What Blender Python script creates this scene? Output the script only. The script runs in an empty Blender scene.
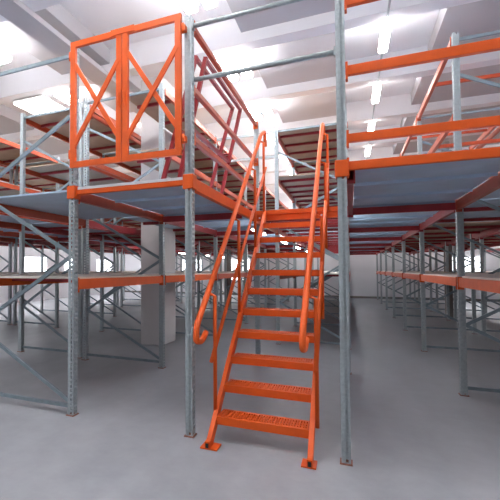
import bpy, bmesh, math, random
from mathutils import Vector, Matrix
random.seed(7)
SC = bpy.context.scene
COL = SC.collection

# ------------------------------------------------------------------ materials
def mat(name, base, rough=.5, metal=0., var=0., vscale=6., bump=0., bscale=40., dirt=None, emit=None, estr=0.):
    m = bpy.data.materials.new(name); m.use_nodes = True
    nt = m.node_tree; b = nt.nodes['Principled BSDF']
    b.inputs['Base Color'].default_value = (*base, 1)
    b.inputs['Roughness'].default_value = rough
    b.inputs['Metallic'].default_value = metal
    b.inputs['Specular IOR Level'].default_value = .35
    if emit:
        b.inputs['Emission Color'].default_value = (*emit, 1)
        b.inputs['Emission Strength'].default_value = estr
    if var or bump:
        tc = nt.nodes.new('ShaderNodeTexCoord')
        n = nt.nodes.new('ShaderNodeTexNoise'); n.inputs['Scale'].default_value = vscale
        n.inputs['Detail'].default_value = 5
        nt.links.new(tc.outputs['Object'], n.inputs['Vector'])
        if var:
            r = nt.nodes.new('ShaderNodeValToRGB')
            d = dirt or tuple(c * (1 - var) for c in base)
            r.color_ramp.elements[0].position = .3; r.color_ramp.elements[0].color = (*d, 1)
            r.color_ramp.elements[1].position = .7; r.color_ramp.elements[1].color = (*base, 1)
            nt.links.new(n.outputs['Fac'], r.inputs['Fac'])
            nt.links.new(r.outputs['Color'], b.inputs['Base Color'])
        if bump:
            n2 = nt.nodes.new('ShaderNodeTexNoise'); n2.inputs['Scale'].default_value = bscale
            nt.links.new(tc.outputs['Object'], n2.inputs['Vector'])
            bp = nt.nodes.new('ShaderNodeBump'); bp.inputs['Strength'].default_value = bump
            bp.inputs['Distance'].default_value = .01
            nt.links.new(n2.outputs['Fac'], bp.inputs['Height'])
            nt.links.new(bp.outputs['Normal'], b.inputs['Normal'])
    return m

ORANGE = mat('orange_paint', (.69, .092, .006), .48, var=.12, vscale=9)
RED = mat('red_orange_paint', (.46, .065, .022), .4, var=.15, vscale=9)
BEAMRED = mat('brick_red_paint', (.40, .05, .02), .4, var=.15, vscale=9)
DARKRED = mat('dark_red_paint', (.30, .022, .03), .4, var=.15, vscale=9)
GALV = mat('galvanised_steel', (.40, .45, .48), .42, .35, var=.22, vscale=25)
GALVD = mat('grey_blue_steel', (.24, .295, .335), .45, .4, var=.2, vscale=14)
WHITE = mat('ceiling_white', (.82, .82, .86), .9, var=.04, vscale=1.5)
WALLM = mat('wall_white', (.76, .76, .80), .9, var=.05, vscale=.8)
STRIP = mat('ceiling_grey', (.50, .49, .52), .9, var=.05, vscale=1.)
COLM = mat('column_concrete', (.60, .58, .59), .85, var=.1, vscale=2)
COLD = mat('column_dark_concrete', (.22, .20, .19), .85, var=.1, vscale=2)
WOOD = mat('shelf_board_brown', (.44, .325, .245), .7, var=.2, vscale=3)
LIGHTB = mat('shelf_board_pale', (.72, .66, .60), .45, var=.1, vscale=3)
RUST = mat('rusty_foot_paint', (.33, .14, .10), .7, var=.3, vscale=30)
DARK = mat('hollow_shade', (.02, .02, .02), .9)
EDGE = mat('deck_edge_steel', (.70, .71, .74), .4, .3)
TUBE = mat('lamp_tube', (.9, .9, .9), .5, emit=(1., .985, .96), estr=34.)
HOUS = mat('lamp_housing', (.8, .8, .8), .5)
WIDEGLOW = mat('lit_ceiling_glow', (.9, .9, .9), .5, emit=(1., .985, .96), estr=6.5)
UPGLOW = mat('ceiling_fill_glow', (.9, .9, .9), .5, emit=(1., .985, .97), estr=45.)
TUBED = mat('deck_lamp_tube', (.9, .9, .9), .5, emit=(1., .985, .97), estr=60.)
WIN = mat('window_daylight', (.8, .85, .9), .5, emit=(.92, .96, 1.), estr=4.)

def floor_mat():
    m = bpy.data.materials.new('polished_concrete'); m.use_nodes = True
    nt = m.node_tree; b = nt.nodes['Principled BSDF']; L = nt.links
    tc = nt.nodes.new('ShaderNodeTexCoord')
    mp = nt.nodes.new('ShaderNodeMapping'); mp.inputs['Scale'].default_value = (1.4, .35, 1)
    L.new(tc.outputs['Object'], mp.inputs['Vector'])
    n1 = nt.nodes.new('ShaderNodeTexNoise'); n1.inputs['Scale'].default_value = 1.1; n1.inputs['Detail'].default_value = 7
    n2 = nt.nodes.new('ShaderNodeTexNoise'); n2.inputs['Scale'].default_value = 3.4; n2.inputs['Detail'].default_value = 8
    n2.inputs['Roughness'].default_value = .65
    L.new(mp.outputs['Vector'], n1.inputs['Vector']); L.new(tc.outputs['Object'], n2.inputs['Vector'])
    mx = nt.nodes.new('ShaderNodeMix'); mx.inputs[0].default_value = .5
    L.new(n1.outputs['Fac'], mx.inputs[2]); L.new(n2.outputs['Fac'], mx.inputs[3])
    r = nt.nodes.new('ShaderNodeValToRGB')
    r.color_ramp.elements[0].position = .32; r.color_ramp.elements[0].color = (.24, .25, .275, 1)
    r.color_ramp.elements[1].position = .68; r.color_ramp.elements[1].color = (.355, .365, .40, 1)
    L.new(mx.outputs[0], r.inputs['Fac']); L.new(r.outputs['Color'], b.inputs['Base Color'])
    rr = nt.nodes.new('ShaderNodeMapRange'); rr.inputs['To Min'].default_value = .34; rr.inputs['To Max'].default_value = .6
    L.new(n2.outputs['Fac'], rr.inputs['Value']); L.new(rr.outputs['Result'], b.inputs['Roughness'])
    return m
FLOOR = floor_mat()

def perforated(name, col, hole=.30, pitch=.03):
    """steel sheet with a regular grid of punched round holes"""
    m = bpy.data.materials.new(name); m.use_nodes = True
    nt = m.node_tree; b = nt.nodes['Principled BSDF']; L = nt.links
    b.inputs['Roughness'].default_value = .5; b.inputs['Metallic'].default_value = .05
    tc = nt.nodes.new('ShaderNodeTexCoord')
    n = nt.nodes.new('ShaderNodeTexNoise'); n.inputs['Scale'].default_value = 2.5
    L.new(tc.outputs['Object'], n.inputs['Vector'])
    r = nt.nodes.new('ShaderNodeValToRGB')
    r.color_ramp.elements[0].position = .3; r.color_ramp.elements[0].color = (*[c * .85 for c in col], 1)
    r.color_ramp.elements[1].position = .7; r.color_ramp.elements[1].color = (*col, 1)
    L.new(n.outputs['Fac'], r.inputs['Fac']); L.new(r.outputs['Color'], b.inputs['Base Color'])
    sc = nt.nodes.new('ShaderNodeVectorMath'); sc.operation = 'SCALE'; sc.inputs['Scale'].default_value = 1 / pitch
    L.new(tc.outputs['Object'], sc.inputs[0])
    fr = nt.nodes.new('ShaderNodeVectorMath'); fr.operation = 'FRACTION'; L.new(sc.outputs[0], fr.inputs[0])
    sb = nt.nodes.new('ShaderNodeVectorMath'); sb.operation = 'SUBTRACT'; sb.inputs[1].default_value = (.5, .5, 0)
    L.new(fr.outputs[0], sb.inputs[0])
    ml = nt.nodes.new('ShaderNodeVectorMath'); ml.operation = 'MULTIPLY'; ml.inputs[1].default_value = (1, 1, 0)
    L.new(sb.outputs[0], ml.inputs[0])
    ln = nt.nodes.new('ShaderNodeVectorMath'); ln.operation = 'LENGTH'; L.new(ml.outputs[0], ln.inputs[0])
    lt = nt.nodes.new('ShaderNodeMath'); lt.operation = 'GREATER_THAN'; lt.inputs[1].default_value = hole
    L.new(ln.outputs['Value'], lt.inputs[0])
    L.new(lt.outputs[0], b.inputs['Alpha'])
    return m
DECK = perforated('perforated_steel_deck', (.47, .63, .83), .1)
ROWDECK = perforated('row_steel_deck', (.44, .57, .74), .1)
TREADM = ORANGE

# ------------------------------------------------------------------ mesh helpers
class MB:
    def __init__(s): s.bm = bmesh.new()
    def box(s, x0, x1, y0, y1, z0, z1):
        m = Matrix.Translation(((x0 + x1) / 2, (y0 + y1) / 2, (z0 + z1) / 2)) @ Matrix.Diagonal((x1 - x0, y1 - y0, z1 - z0, 1))
        bmesh.ops.create_cube(s.bm, size=1, matrix=m); return s
    def bar(s, p, q, w, h, up=(0, 0, 1)):
        """rectangular bar p->q, w across, h along up"""
        p, q = Vector(p), Vector(q); d = q - p; L = d.length; d.normalize()
        u = Vector(up); side = d.cross(u)
        if side.length < 1e-4: side = d.cross(Vector((1, 0, 0)))
        side.normalize(); u = side.cross(d).normalized()
        M = Matrix((( side.x, d.x, u.x, (p.x + q.x) / 2), (side.y, d.y, u.y, (p.y + q.y) / 2), (side.z, d.z, u.z, (p.z + q.z) / 2), (0, 0, 0, 1)))
        bmesh.ops.create_cube(s.bm, size=1, matrix=M @ Matrix.Diagonal((w, L, h, 1))); return s
    def tube(s, pts, r, n=10, cap=True):
        pts = [Vector(p) for p in pts]; rings = []
        t0 = (pts[1] - pts[0]).normalized()
        a = t0.cross(Vector((0, 0, 1)))
        if a.length < 1e-3: a = t0.cross(Vector((1, 0, 0)))
        a.normalize()
        for i, p in enumerate(pts):
            t = (pts[min(i + 1, len(pts) - 1)] - pts[max(i - 1, 0)]).normalized()
            a = (a - t * a.dot(t)).normalized(); b = t.cross(a)
            rings.append([s.bm.verts.new(p + (a * math.cos(k * 2 * math.pi / n) + b * math.sin(k * 2 * math.pi / n)) * r) for k in range(n)])
        for A, B in zip(rings, rings[1:]):
            for k in range(n):
                f = s.bm.faces.new((A[k], A[(k + 1) % n], B[(k + 1) % n], B[k])); f.smooth = True
        if cap:
            s.bm.faces.new(rings[0][::-1]); s.bm.faces.new(rings[-1])
        return s
    def quad(s, *p):
        s.bm.faces.new([s.bm.verts.new(v) for v in p])
    def bevel(s, w):
        bmesh.ops.bevel(s.bm, geom=s.bm.edges[:], offset=w, segments=1, affect='EDGES', clamp_overlap=True); return s
    def mesh(s, name, m):
        bmesh.ops.recalc_face_normals(s.bm, faces=s.bm.faces[:])
        me = bpy.data.meshes.new(name); s.bm.to_mesh(me); s.bm.free()
        me.materials.append(m); return me
    def build(s, name, m, parent=None, **kw):
        return link(name, s.mesh(name, m), parent, **kw)

def link(name, me, parent=None, loc=(0, 0, 0), label=None):
    o = bpy.data.objects.new(name, me); COL.objects.link(o); o.location = loc
    if parent: o.parent = parent
    if label: o['label'] = label
    return o

def tag(o, label, cat, group=None):
    n = len(label.split())
    if not 4 <= n <= 16: print('LABEL', n, label)
    o['label'] = label; o['category'] = cat
    if group: o['group'] = group
    return o

def thing(name, label, cat, loc=(0, 0, 0), group=None):
    o = link(name, None, loc=loc); return tag(o, label, cat, group)

def struct(name, mb, m):
    o = mb.build(name, m); o['kind'] = 'structure'; return o

def bend(pts, r=.06, n=5):
    """round the corners of a polyline"""
    P = [Vector(p) for p in pts]; out = [P[0]]
    for i in range(1, len(P) - 1):
        a, b, c = P[i - 1], P[i], P[i + 1]
        d1 = (a - b); d2 = (c - b); k = min(r, d1.length * .45, d2.length * .45)
        s, e = b + d1.normalized() * k, b + d2.normalized() * k
        for j in range(n + 1):
            t = j / n; out.append(s * (1 - t) ** 2 + b * 2 * t * (1 - t) + e * t * t)
    out.append(P[-1]); return out

ORD = ['first', 'second', 'third', 'fourth', 'fifth', 'sixth', 'seventh', 'eighth', 'ninth', 'tenth', 'eleventh', 'twelfth', 'thirteenth']

# ------------------------------------------------------------------ setting
H = 2.6; YB = 23.3; XL, XR = -15.2, 11.0; YF = -7.0
struct('floor', MB().box(XL, XR, YF, YB, -.2, 0), FLOOR)
struct('wall_back', MB().box(XL, XR, YB, YB + .3, 0, 6.9), WALLM)
struct('wall_left', MB().box(XL - .3, XL, YF, YB, 0, 6.9), WALLM)
struct('wall_right', MB().box(XR, XR + .3, YF, YB, 0, 6.9), WALLM)
struct('ceiling', MB().box(XL, XR, YF, YB, 6.55, 6.9), WHITE)
# cross joists, grey flush strips and the deep girder under the slab
tn = 0
for k in range(-3, 8):
    tn += 1; y = 4.06 + 2.8 * k
    struct('trim_%d' % tn, MB().box(XL, XR, y - .16, y + .16, 6.0, 6.55), WHITE)
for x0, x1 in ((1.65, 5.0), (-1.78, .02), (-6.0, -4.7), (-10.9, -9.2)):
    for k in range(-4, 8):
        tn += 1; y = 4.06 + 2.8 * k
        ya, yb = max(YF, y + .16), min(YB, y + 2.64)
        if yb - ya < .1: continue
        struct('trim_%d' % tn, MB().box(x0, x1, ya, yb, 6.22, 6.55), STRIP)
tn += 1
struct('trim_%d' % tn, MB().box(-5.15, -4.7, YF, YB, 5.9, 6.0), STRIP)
# daylight windows in the far left and back walls
wn = 0
for y0 in (2.5, 6.0, 9.5, 13., 16.5, 20.):
    wn += 1
    struct('window_%d' % wn, MB().box(XL, XL + .03, y0, y0 + 1.8, .9, 2.3), WIN)
for x0 in (-13.5, -10.4, -7.2, 5.0, 8.0):
    wn += 1
    struct('window_%d' % wn, MB().box(x0, x0 + 1.4, YB - .03, YB, 1.0, 2.3), WIN)
struct('baseboard_back', MB().box(XL, XR, YB - .02, YB, 0, .12), COLD)

def column(x0, x1, y0, y1, m, label):
    tag(MB().box(x0, x1, y0, y1, 0, 6.0).bevel(.02).build('concrete_column', m), label, 'column')
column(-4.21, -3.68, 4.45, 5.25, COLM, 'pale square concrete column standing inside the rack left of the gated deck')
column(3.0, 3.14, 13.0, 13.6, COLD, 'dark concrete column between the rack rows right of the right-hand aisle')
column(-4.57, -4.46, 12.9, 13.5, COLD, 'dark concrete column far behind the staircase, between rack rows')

# ------------------------------------------------------------------ lamps
def lamp_row(x, w, ys, desc):
    hw = w if w > .5 else .12
    me_h = MB().box(-hw / 2, hw / 2, -.56, .56, .001, .03).mesh('housing', HOUS)
    me_t = MB().box(-w / 2, w / 2, -.53, .53, -.05, 0).bevel(.015).mesh('diffuser', WIDEGLOW if w > .5 else TUBE)
    me_u = MB().box(-w / 2, w / 2, -.53, .53, .031, .045).mesh('added_uplight', UPGLOW)  # extra glowing slab added above the housing to brighten the ceiling coffers
    for i, y in enumerate(ys):
        t = thing('ceiling_light', 'lit ceiling light, %s from the front, %s' % (ORD[i], desc), 'ceiling light', (x, y, 5.95), 'ceiling lights ' + desc)
        link('housing', me_h, t); link('diffuser', me_t, t)
        if w < .5: link('added_uplight', me_u, t)
        link('hanger', HANG, t, (0, -.4, .03)); link('hanger', HANG, t, (0, .4, .03))
HANGS = MB().tube([(0, 0, 0), (0, 0, .012)], .01, 6).mesh('hanger', GALV)
HANG = MB().tube([(0, 0, 0), (0, 0, .55)], .006, 6).mesh('hanger', GALV)
ys = [4.7 + 2.8 * k for k in range(-3, 7)]
lamp_row(.69, .15, ys, 'in the row above the right-hand aisle')
lamp_row(-1.93, .19, ys, 'in the right file of the double row')
lamp_row(-2.25, .19, ys, 'in the left file of the double row')
lamp_row(-7.25, .95, ys, 'wide stand-in for lit ceiling above the left racks')  # glowing boxes standing in for patches of lit ceiling
lamp_row(-6.3, .3, ys, 'in the narrow row above the left racks')
lamp_row(6.5, .3, ys, 'in the row above the rightmost racks')
lamp_row(-12.5, .3, ys, 'in the leftmost row over the left racks')
tag(MB().box(.675, .705, YF, 20, 5.965, 5.995).build('cable_track', GALV), 'thin grey cable track joining the lights above the right-hand aisle', 'cable track')

# ------------------------------------------------------------------ rack kit
PW, PD = .075, .085       # upright: x width, y depth
def post_mesh(h, holes=True):
    """perforated rack upright: four walls, punched slots in three of them"""
    mb = MB(); x, y = PW / 2, PD / 2
    walls = [((-x, -y), (x, -y), (.62,)), ((x, -y), (x, y), (.3, .7)), ((x, y), (-x, y), ()), ((-x, y), (-x, -y), (.3, .7))]
    for a, b, hs in walls:
        a, b = Vector(a), Vector(b); W = (b - a).length
        P = lambda t, z: (a.x + (b.x - a.x) * t, a.y + (b.y - a.y) * t, z)
        if not holes:
            mb.quad(P(0, 0), P(1, 0), P(1, h), P(0, h)); continue
        hw = .010 / W; edges = [0]
        for c in hs: edges += [c - hw, c + hw]
        edges += [1]
        for i in range(len(edges) - 1):
            if i % 2 == 0:
                mb.quad(P(edges[i], 0), P(edges[i + 1], 0), P(edges[i + 1], h), P(edges[i], h))
            else:
                z = 0; pitch = .05
                while z < h - 1e-6:
                    z1 = min(h, z + .020)
                    mb.quad(P(edges[i], z), P(edges[i + 1], z), P(edges[i + 1], z1), P(edges[i], z1)); z += pitch
    return mb.mesh('upright_post', GALV)
POST = {h: post_mesh(h) for h in (4.3, 4.9)}
POSTF = {h: post_mesh(h, False) for h in (4.3, 4.9)}
FOOT = MB().box(-.05, .05, -.06, .06, 0, .01).mesh('foot_plate', RUST)
BRK = {s: MB().box(-.045, .045, -.05, .05, -.07, .07).bevel(.006).mesh('beam_connector', ORANGE) for s in (0,)}

ZIG = [(.15, 1, .93, 0), (.93, 0, 1.82, 1), (1.86, 1, 2.68, 0), (2.68, 0, 3.5, 1), (3.54, 1, 4.32, 0)]
BRMESH = {}
def brace_meshes(w, h, flip):
    key = (round(w, 3), h, flip)
    if key in BRMESH: return BRMESH[key]
    out = []; X = lambda s: (PW / 2 if (s == 0) != flip else w - PW / 2)
    for z0, s0, z1, s1 in ZIG:
        if max(z0, z1) > h - .03: continue
        out.append(('diagonal_brace', MB().bar((X(s0), 0, z0), (X(s1), 0, z1), .03, .042).mesh('diagonal_brace', GALVD)))
    for z in (.1, h - .09):
        out.append(('horizontal_brace', MB().bar((PW / 2, 0, z), (w - PW / 2, 0, z), .03, .042).mesh('horizontal_brace', GALVD)))
    BRMESH[key] = out; return out

def frame(x0, x1, y, h, label, near=False, group=None, feet=True):
    t = thing('rack_upright', label, 'rack frame', (x0, y, 0), group)
    w = x1 - x0
    for dx in (0, w):
        link('upright_post', (POST if near else POSTF)[h], t, (dx, 0, 0))
        if feet: link('foot_plate', FOOT, t, (dx, 0, 0))
    for n, me in brace_meshes(w, h, False): link(n, me, t)
    return t

def single_post(x, y, h, label):
    t = thing('upright_post', label, 'post', (x, y, 0))
    link('post_body', POST[h], t)
    link('foot_plate', FOOT, t)
    return t

# rows: key, x0, x1, y list, description
ROWS = {
 'R1': (1.4, 2.95, [0, 2.84, 6.2, 9.5, 12.75, 16.0, 19.3, 22.5], 'rack row along the right-hand aisle'),
 'R2': (3.15, 4.7, [2.84, 6.2, 9.5, 12.75, 16.0, 19.3, 22.5], 'second rack row right of the aisle'),
 'R3': (6.2, 7.75, [2.84, 6.2, 9.5, 12.75, 16.0, 19.3, 22.5], 'rightmost rack row by the wall'),
 'M': (-1.43, 0., [5.8, 9.1, 12.4, 15.7, 19., 22.3], 'rack row behind the staircase'),
 'L1': (-4.42, -2.87, [0, 2.58, 5.8, 9.1, 12.4, 15.7, 19., 22.3], 'rack row left of the gated deck'),
 'L2': (-6.05, -4.61, [0, 2.68, 5.8, 9.1, 12.4, 15.7, 19., 22.3], 'second rack row from the gated deck'),
 'L3': (-9.1, -7.55, [2.68, 5.8, 9.1, 12.4, 15.7, 19., 22.3], 'third rack row from the gated deck'),
 'L4': (-10.8, -9.3, [2.68, 5.8, 9.1, 12.4, 15.7, 19., 22.3], 'leftmost rack row near the wall'),
}
BM = {}
def beam_mesh(L, hgt, m, w=.05):
    k = (round(L, 3), hgt, m.name, w)
    if k not in BM:
        mb = MB().box(-w / 2, w / 2, 0, L, -hgt / 2, hgt / 2)
        for y in (-.001, L + .001 - .012):           # welded end connector plates
            mb.box(-w / 2 - .012, w / 2 + .012, max(0, y), max(0, y) + .012, -hgt * .8, hgt * .6)
        BM[k] = mb.mesh('beam', m)
    return BM[k]
def board_mesh(w, L, t, m):
    k = ('b', round(w, 3), round(L, 3), t, m.name)
    if k not in BM: BM[k] = MB().box(0, w, 0, L, 0, t).mesh('board', m)
    return BM[k]
def bar_mesh(w, hgt, m):
    k = ('s', round(w, 3), hgt, m.name)
    if k not in BM: BM[k] = MB().box(0, w, -.025, .025, -hgt, 0).mesh('support_bar', m)
    return BM[k]

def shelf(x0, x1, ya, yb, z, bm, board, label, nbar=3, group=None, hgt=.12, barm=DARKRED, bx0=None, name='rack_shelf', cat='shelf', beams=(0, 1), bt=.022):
    """one shelf level of one bay: a front and a back beam along the row, cross bars, a board on top (z = beam centre)"""
    t = thing(name, label, cat, (x0, ya, z), group)
    L = yb - ya - PD - .006; w = x1 - x0
    for s in beams:
        link('beam', beam_mesh(L, hgt, bm), t, ((-PW / 2 + .025 + .0) if s == 0 else (w + PW / 2 - .025), PD / 2 + .003, 0))
    o = (bx0 - x0) if bx0 is not None else 0
    if board:
        link('shelf_board', board_mesh(w - o - .002, L, bt, board), t, (o + .001, PD / 2 + .003, hgt / 2 + .001))
    for k in range(nbar):
        yy = PD / 2 + L * (k + .5) / nbar
        link('support_bar', bar_mesh(w - .05 - o, .055, barm), t, (o + .025, yy, hgt / 2 - .001))
    return t

for key, (x0, x1, ysr, desc) in ROWS.items():
    for i, y in enumerate(ysr):
        near = (key in ('L1', 'R1', 'M') and i < 3)
        h = 4.3 if (y == 0) else 4.9
        frame(x0, x1, y, h, 'grey upright frame, %s from the front in the %s' % (ORD[i], desc), near)
    for i in range(len(ysr) - 1):
        ya, yb = ysr[i], ysr[i + 1]
        bay = '%s bay of the %s' % (ORD[i], desc)
        narrow = -3.65 if (key == 'L1' and ya == 2.58) else None
        if key == 'M':
            shelf(x0, x1, ya, yb, 1.5, RED, LIGHTB, 'red-beamed lower shelf, ' + bay, 2)
        elif not (key in ('R1',) and i == -1):
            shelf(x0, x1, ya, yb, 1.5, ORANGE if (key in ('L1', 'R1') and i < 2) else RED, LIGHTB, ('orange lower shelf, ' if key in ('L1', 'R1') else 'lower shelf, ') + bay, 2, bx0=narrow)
        # storey deck inside the row
        first = (i == 0 and key in ('L1', 'R1', 'L2'))
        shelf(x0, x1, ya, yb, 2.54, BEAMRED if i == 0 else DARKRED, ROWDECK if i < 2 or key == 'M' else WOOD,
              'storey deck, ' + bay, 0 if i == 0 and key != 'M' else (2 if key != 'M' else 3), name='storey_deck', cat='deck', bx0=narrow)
        # second storey shelving
        if ya == 0: continue
        if key in ('R1', 'R2', 'R3'):
            if i <= 4:
                shelf(x0, x1, ya, yb, 4.83, RED, None, 'open orange top beams, ' + bay, 1, barm=RED, hgt=.1)
                shelf(x0, x1, ya, yb, 3.75, RED, None, 'open orange middle beams, ' + bay, 1, barm=RED, hgt=.1)
        else:
            shelf(x0, x1, ya, yb, 4.78, RED, WOOD, 'brown board top shelf, ' + bay, 4 if key == 'M' else 3, bx0=narrow, hgt=.1)
            shelf(x0, x1, ya, yb, 3.72, RED, WOOD, 'brown board middle shelf, ' + bay, 4 if key == 'M' else 3, bx0=narrow, hgt=.1)

# ------------------------------------------------------------------ aisle decks
def aisle_deck(x0, x1, ya, yb, label, seams=.3, edge=(DARKRED, DARKRED)):
    t = thing('aisle_deck', label, 'deck', (x0, ya, 2.605))
    w = x1 - x0; L = yb - ya
    n = max(1, round(L / .95)); g = .004
    for k in range(n):
        a = L * k / n; b = L * (k + 1) / n
        mb = MB().box(0, w, a + g, b - g, 0, .004)
        for yy in (a + g, b - g - .004): mb.box(0, w, yy, yy + .004, -.03, 0)
        mb.build('deck_panel', DECK, t)
    MB().box(0, w, L - .05, L, -.13, -.032).build('cross_beam', DARKRED, t)
    return t
dl = [0, 2.84, 6.2, 9.5, 12.75, 16., 19.3, 22.5]
for i in range(7):
    aisle_deck(.1062 if i == 0 else .0497, 1.3502, dl[i] + (.045 if i == 0 else .003), dl[i + 1] - .003, 'perforated blue-grey steel deck over the right-hand aisle, %s section from the front' % ORD[i])
dl = [0, 2.58, 5.8, 9.1, 12.4, 15.7, 19., 22.3]
for i in range(7):
    aisle_deck(-2.8203, -1.4798, dl[i] + (.045 if i == 0 else .003), dl[i + 1] - .003, 'perforated blue-grey steel deck between gate and back, %s section from the front' % ORD[i])
for i in range(1, 6):
    aisle_deck(-7.5003, -6.0997, dl[i] + .003, dl[i + 1] - .003, 'perforated steel deck over the far left aisle, %s section from the front' % ORD[i - 1])

# tube lights slung under the decks
me_h = MB().box(-.03, .03, -.6, .6, 0, .03).mesh('housing', HOUS)
me_t = MB().box(-.025, .025, -.58, .58, -.03, 0).bevel(.008).mesh('tube', TUBED)
for x, a, desc in ((-.062, 4.2, 'right-hand aisle edge'), (-1.53, 4.2, 'deck aisle behind the stairs'), (-6.8, 10.8, 'far left aisle deck')):
    for i in range(6 if x > -6 else 4):
        t = thing('tube_light', 'thin white tube light slung under the %s, %s from the front' % (desc, ORD[i]), 'tube light', (x, a + 3.3 * i, 2.40), 'tube lights under the ' + desc)
        link('housing', me_h, t); link('tube', me_t, t)
        for dy in (-.4, .4): link('hanger', HANGS, t, (0, dy, .03))
# ------------------------------------------------------------------ front posts and edge beams
single_post(-1.43, 0, 4.3, 'grey perforated post between the orange gate and the foot of the stairs')
single_post(0, 0, 4.9, 'tall grey perforated post right of the staircase')
single_post(-1.43, 3.49, 4.3, 'grey perforated post at the left side of the stair landing')
single_post(0, 3.49, 4.3, 'grey perforated post at the right side of the stair landing')

def xbeam(x0, x1, y, z, hgt, m, label, w=.05, name='front_beam', cat='beam', cover=False):
    t = thing(name, label, cat, (x0, y, z)); L = x1 - x0
    MB().box(0, L, -w / 2, w / 2, -hgt / 2, hgt / 2).bevel(.004).build('beam_body', m, t)
    for a in (0, L - .02): MB().box(a, a + .02, -w / 2 - .012, w / 2 + .012, -hgt / 2 - .04, hgt / 2 + .03).build('end_connector', m, t)
    if cover: MB().box(.03, L - .03, -w / 2, w / 2, hgt / 2 + .001, hgt / 2 + .03).build('deck_edge_strip', EDGE, t)
    return t
xbeam(-2.83, -1.47, 0, 2.57, .055, ORANGE, 'orange front beam with pale edge strip under the double gate', cover=True)
xbeam(.04, 1.36, 0, 2.585, .075, ORANGE, 'lowest of the four orange beams right of the tall post')
xbeam(.04, 1.36, 0, 2.83, .075, ORANGE, 'second lowest orange rail right of the tall post')
xbeam(.04, 1.36, 0, 3.435, .085, ORANGE, 'third orange rail from the bottom, right of the tall post')
xbeam(.04, 1.36, 0, 4.06, .085, ORANGE, 'topmost orange rail right of the tall post, at the picture top')
for x, z, nm in ((-1.43, 2.54, 'left of the stairs'), (0, 2.53, 'right of the stairs'), (-2.87, 2.54, 'gate hinge side')):
    tag(MB().box(-.057, .057, -.062, .062, -.075, .075).bevel(.006).build('beam_connector', ORANGE, loc=(x, 0, z + .03)),
        'orange bracket collar clamped around the front post at deck level, %s' % nm, 'bracket')

def ybeam(x, ya, yb, z, hgt, m, label, w=.05, name='edge_beam', cat='beam'):
    t = thing(name, label, cat, (x, ya, z)); L = yb - ya
    MB().box(-w / 2, w / 2, 0, L, -hgt / 2, hgt / 2).bevel(.004).build('beam_body', m, t)
    for a in (0, L - .02): MB().box(-w / 2 - .01, w / 2 + .01, a, a + .02, -hgt / 2 - .03, hgt / 2 + .02).build('end_connector', m, t)
    return t
ybeam(-1.43, .065, 3.44, 2.565, .13, ORANGE, 'orange deck edge beam beside the stair opening, running to the landing', .06)
ybeam(.066, .065, 2.8, 2.53, .12, DARKRED, 'dark red deck edge beam running back from the tall post', .06)
ybeam(-1.43, 3.54, 5.75, 2.54, .12, RED, 'red edge beam along the left side of the landing deck')
ybeam(0, 3.54, 5.75, 2.54, .12, DARKRED, 'dark red edge beam along the right side of the landing deck')
for i in range(1, 7):   # left edges of the aisle decks are carried by the rack rows
    pass
# guard rails along the stair opening
for z, nm, m in ((4.24, 'top', RED), (3.58, 'middle', RED), (3.05, 'bottom', RED)):
    t = thing('guard_rail', 'red-orange %s guard rail along the stair opening above the gated deck' % nm, 'guard rail', (-1.43, 0, z))
    MB().box(-.025, .025, .05, 3.44, -.03, .03).bevel(.004).build('rail_body', m, t)
    for a in (.045, 3.415): MB().box(-.04, .04, a, a + .03, -.08, .05).build('end_connector', ORANGE, t)
# thin grey tubes bridging the stair opening
for z, nm in ((4.2, 'upper'), (3.63, 'lower')):
    t = thing('tie_rail', '%s of the two grey tubes bridging the posts above the staircase' % nm, 'rail', (0, 0, z))
    MB().tube([(-1.39, 0, 0), (-.04, 0, 0)], .024, 10).build('tube', GALV, t)
    for x in (-1.385, -.045): MB().box(x - .008, x + .008, -.03, .03, -.04, .04).build('end_plate', GALV, t)
for z, nm in ((4.8, 'upper'), (4.25, 'lower')):
    tag(MB().bar((-2.83, 5.8, z), (-1.47, 5.8, z), .035, .05).build('tie_rail', GALV), '%s grey tie tube crossing the deck aisle behind the red guard rails' % nm, 'rail')

# ------------------------------------------------------------------ landing
t = thing('stair_landing', 'orange steel landing platform at the head of the stairs', 'landing', (-1.43, 2.87, H))
MB().box(.05, 1.38, -.03, .03, -.045, .02).box(.05, 1.38, .0, .012, -.12, -.045).box(.05, 1.38, -.03, .03, -.145, -.12).build('front_beam', ORANGE, t)
for a in (.06, 1.32): MB().box(a, a + .05, .035, .56, -.17, 0).build('side_beam', ORANGE, t)
MB().box(.05, 1.38, .035, 2.85, .002, .012).build('deck_plate', DECK, t)
for k in range(5): MB().box(.11, 1.32, .4 + .5 * k, .45 + .5 * k, -.07, 0).build('support_bar', DARKRED, t)
for a in (.17, 1.1): MB().tube([(a, -.034, -.10), (a, -.042, -.10)], .014, 8).build('bolt', EDGE, t)

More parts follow.
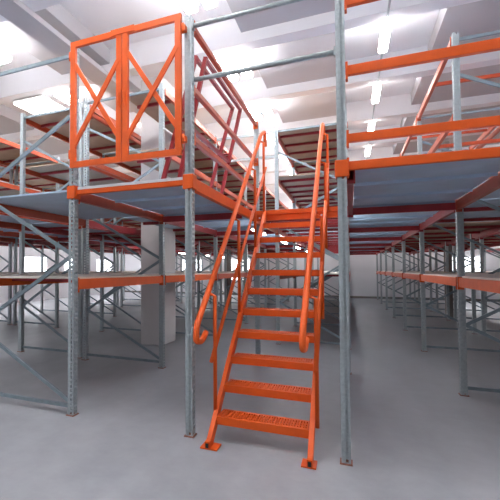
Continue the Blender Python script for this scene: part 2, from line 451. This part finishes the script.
# ------------------------------------------------------------------ staircase
RISE, RUN, Y0 = .238, .285, -.03
XLs, XRs = -1.15, -.30
SL = RISE / RUN
st = thing('staircase', 'orange steel staircase with ten grated treads climbing to the landing', 'staircase', (0, 0, 0))
def nose(y): return RISE + SL * (y - Y0)
def stringer(x):
    mb = MB(); w = .022
    y0, y1 = -.27, 2.835; d = .075
    zc = lambda y: nose(y) - .055
    # closed channel along the flight, cut level on the floor
    prof = [(y0, .012), (y0 + .13, .012), (y1, zc(y1) - d), (y1, zc(y1) + d * .35), (y0, zc(y0) + .09)]
    prof = [(y0, .014), (y0 + .12, .014), (y1, zc(y1) - .09), (y1, zc(y1) + .045), (y0 + .06, zc(y0 + .06) + .045), (y0, .075)]
    A = [mb.bm.verts.new((x - w, y, z)) for y, z in prof]; B = [mb.bm.verts.new((x + w, y, z)) for y, z in prof]
    mb.bm.faces.new(A); mb.bm.faces.new(B[::-1])
    for i in range(len(prof)): mb.bm.faces.new((A[i], A[(i + 1) % len(prof)], B[(i + 1) % len(prof)], B[i]))
    s = mb.build('stringer', ORANGE, st)
    MB().box(x - .014, x + .014, y0 - .002, y0 + .001, .02, .062).build('end_shade_patch', DARK, s)  # dark patch on the closed end, painted shade of a hollow tube
    MB().box(x - .07, x + .09 if x < -.7 else x + .05, y0 + .01, y0 + .17, 0, .013).build('foot_plate', ORANGE, st)
stringer(XLs - .022); stringer(XRs + .022)
def tread_mesh():
    mb = MB(); W = XRs - XLs - .002; D = .26
    # grating: front nosing plate, back plate, slats across the depth
    mb.box(0, W, 0, .012, -.075, 0)
    mb.box(0, W, D - .012, D, -.05, 0)
    for x in (0, W - .006): mb.box(x, x + .006, .012, D - .012, -.05, 0)
    mb.box(0, W, .012, .045, -.006, 0); mb.box(0, W, D - .04, D - .012, -.006, 0)
    n = 34
    for k in range(n):
        x = .006 + (W - .012) * (k + .5) / n
        mb.box(x - .007, x + .007, .045, D - .04, -.012, -.001 if k % 2 else .003)
    for y in (.10, .16): mb.box(.006, W - .006, y, y + .02, -.02, -.008)
    return mb.mesh('tread', ORANGE)
TR = tread_mesh()
for k in range(10):
    link('tread', TR, st, (XLs + .001, Y0 + RUN * k, RISE * (k + 1)))
def rail(x, xp, sgn):
    h = 1.15
    Z = lambda y, hh: nose(y) + hh
    yb, yt = -.28, 3.0
    # hand rail: hooks back under itself at the foot, flattens and hooks down at the head
    pts = [(x, -.10, Z(yb, h) - .17), (x, yb + .1, Z(yb, h) - .20), (x, yb - .07, Z(yb, h) - .17), (x, yb - .04, Z(yb, h) - .03), (x, yt, Z(yt, h)), (x, yt + .3, Z(yt, h) + .13), (x, yt + .36, Z(yt, h) - .12)]
    pts[0] = (x, yb + .24, Z(yb, h) - .13)
    MB().tube(bend(pts, .10, 6), .029, 12).build('handrail', ORANGE, st)
    m = [(xp, -.08, Z(-.08, .58)), (xp, yt, Z(yt, .58))]
    MB().tube(m, .02, 10).build('mid_rail', ORANGE, st)
    for y in (.05, 1.09, 2.1, 2.82):
        MB().tube([(xp, y, nose(y) - .06), (xp, y, Z(y, h) - .05), (x, y, Z(y, h) - .02)], .019, 10).build('rail_post', ORANGE, st)
rail(-1.25, -1.185, -1)
rail(-.315, -.235, 1)

# ------------------------------------------------------------------ double gate above the deck edge
g = thing('double_gate', 'orange double-leaf gate of crossed bars standing above the deck edge', 'gate', (0, -.09, 0))
def leaf(x0, x1, zt):
    b = .065; zb = 2.84
    f = MB().box(x0, x0 + b, -.02, .02, zb, zt).box(x1 - b, x1, -.02, .02, zb, zt)
    f.box(x0 + b, x1 - b, -.02, .02, zt - b, zt).box(x0 + b, x1 - b, -.02, .02, zb, zb + b)
    lf = f.build('gate_leaf', ORANGE, g)
    MB().bar((x0 + b * .6, .0, 4.06), (x1 - b * .6, .0, 3.12), .05, .026, (0, -1, 0)).build('cross_brace', ORANGE, lf)
    MB().bar((x1 - b * .6, -.012, 3.97), (x0 + b * .6, -.012, 3.07), .05, .026, (0, -1, 0)).build('cross_brace', ORANGE, lf)
    return lf
l1 = leaf(-2.85, -2.178, 4.305); l2 = leaf(-2.165, -1.485, 4.305)
MB().box(-2.31, -2.02, -.028, -.0205, 4.25, 4.313).build('overlap_strip', ORANGE, l2)
for z in (3.0, 4.15):
    MB().tube([(-1.468, 0, z - .05), (-1.468, 0, z + .05)], .016, 8).box(-1.467, -1.44, -.01, .0468, z - .03, z + .03).build('hinge', ORANGE, g)
    MB().tube([(-2.866, 0, z - .05), (-2.866, 0, z + .05)], .016, 8).box(-2.88, -2.86, -.01, .0468, z - .03, z + .03).build('hinge', ORANGE, g)
for x in (-2.21, -2.135): MB().box(x - .01, x + .01, -.035, -.0205, 3.45, 3.6).build('latch', ORANGE, g)

# ------------------------------------------------------------------ tilting pallet gate (dark red)
p = thing('pallet_gate', 'dark red tilting pallet gate of slanted legs behind the orange gate', 'gate', (0, 0, 0))
YN, YFAR = .42, 2.1
legs = {'A': ((-1.93, 2.645), (-1.50, 4.10)), 'B': ((-1.72, 2.645), (-1.385, 4.06))}
for k, ((xb, zb), (xt, zt)) in legs.items():
    for y in (YN, YFAR):
        MB().bar((xb, y, zb), (xt, y, zt), .045, .045, (0, 1, 0)).build('slanted_leg', DARKRED, p)
    MB().bar((xt, YN + .022, zt - .03), (xt, YFAR - .022, zt - .03), .04, .04).build('top_rail', DARKRED, p)
    f = .45
    MB().bar((xb + (xt - xb) * f, YN + .022, zb + (zt - zb) * f), (xb + (xt - xb) * f, YFAR - .022, zb + (zt - zb) * f), .04, .04).build('mid_rail', DARKRED, p)
for y in (YN, YFAR):
    MB().tube([(-1.74, y, 3.4), (-1.52, y, 3.4)], .014, 8).build('pivot_rod', DARKRED, p)

# ------------------------------------------------------------------ camera, world, view
cam = bpy.data.cameras.new('camera'); co = bpy.data.objects.new('camera', cam); COL.objects.link(co)
cam.sensor_fit = 'HORIZONTAL'; cam.sensor_width = 36; cam.lens = 36 * 426.08 / 500
cam.shift_x = (250 - 151.16) / 500; cam.shift_y = -(250 - 254.8) / 500
cam.clip_start = .05
co.location = (.0548, -4.1175, 1.6769)
co.rotation_euler = (math.pi / 2 + .0336, 0, .437)
SC.camera = co
w = bpy.data.worlds.new('world'); SC.world = w; w.use_nodes = True
w.node_tree.nodes['Background'].inputs[0].default_value = (.93, .96, 1, 1)
w.node_tree.nodes['Background'].inputs[1].default_value = .32
SC.view_settings.view_transform = 'Standard'; SC.view_settings.look = 'None'
SC.view_settings.gamma = 1; SC.view_settings.use_curve_mapping = False
SC.view_settings.exposure = 0.12
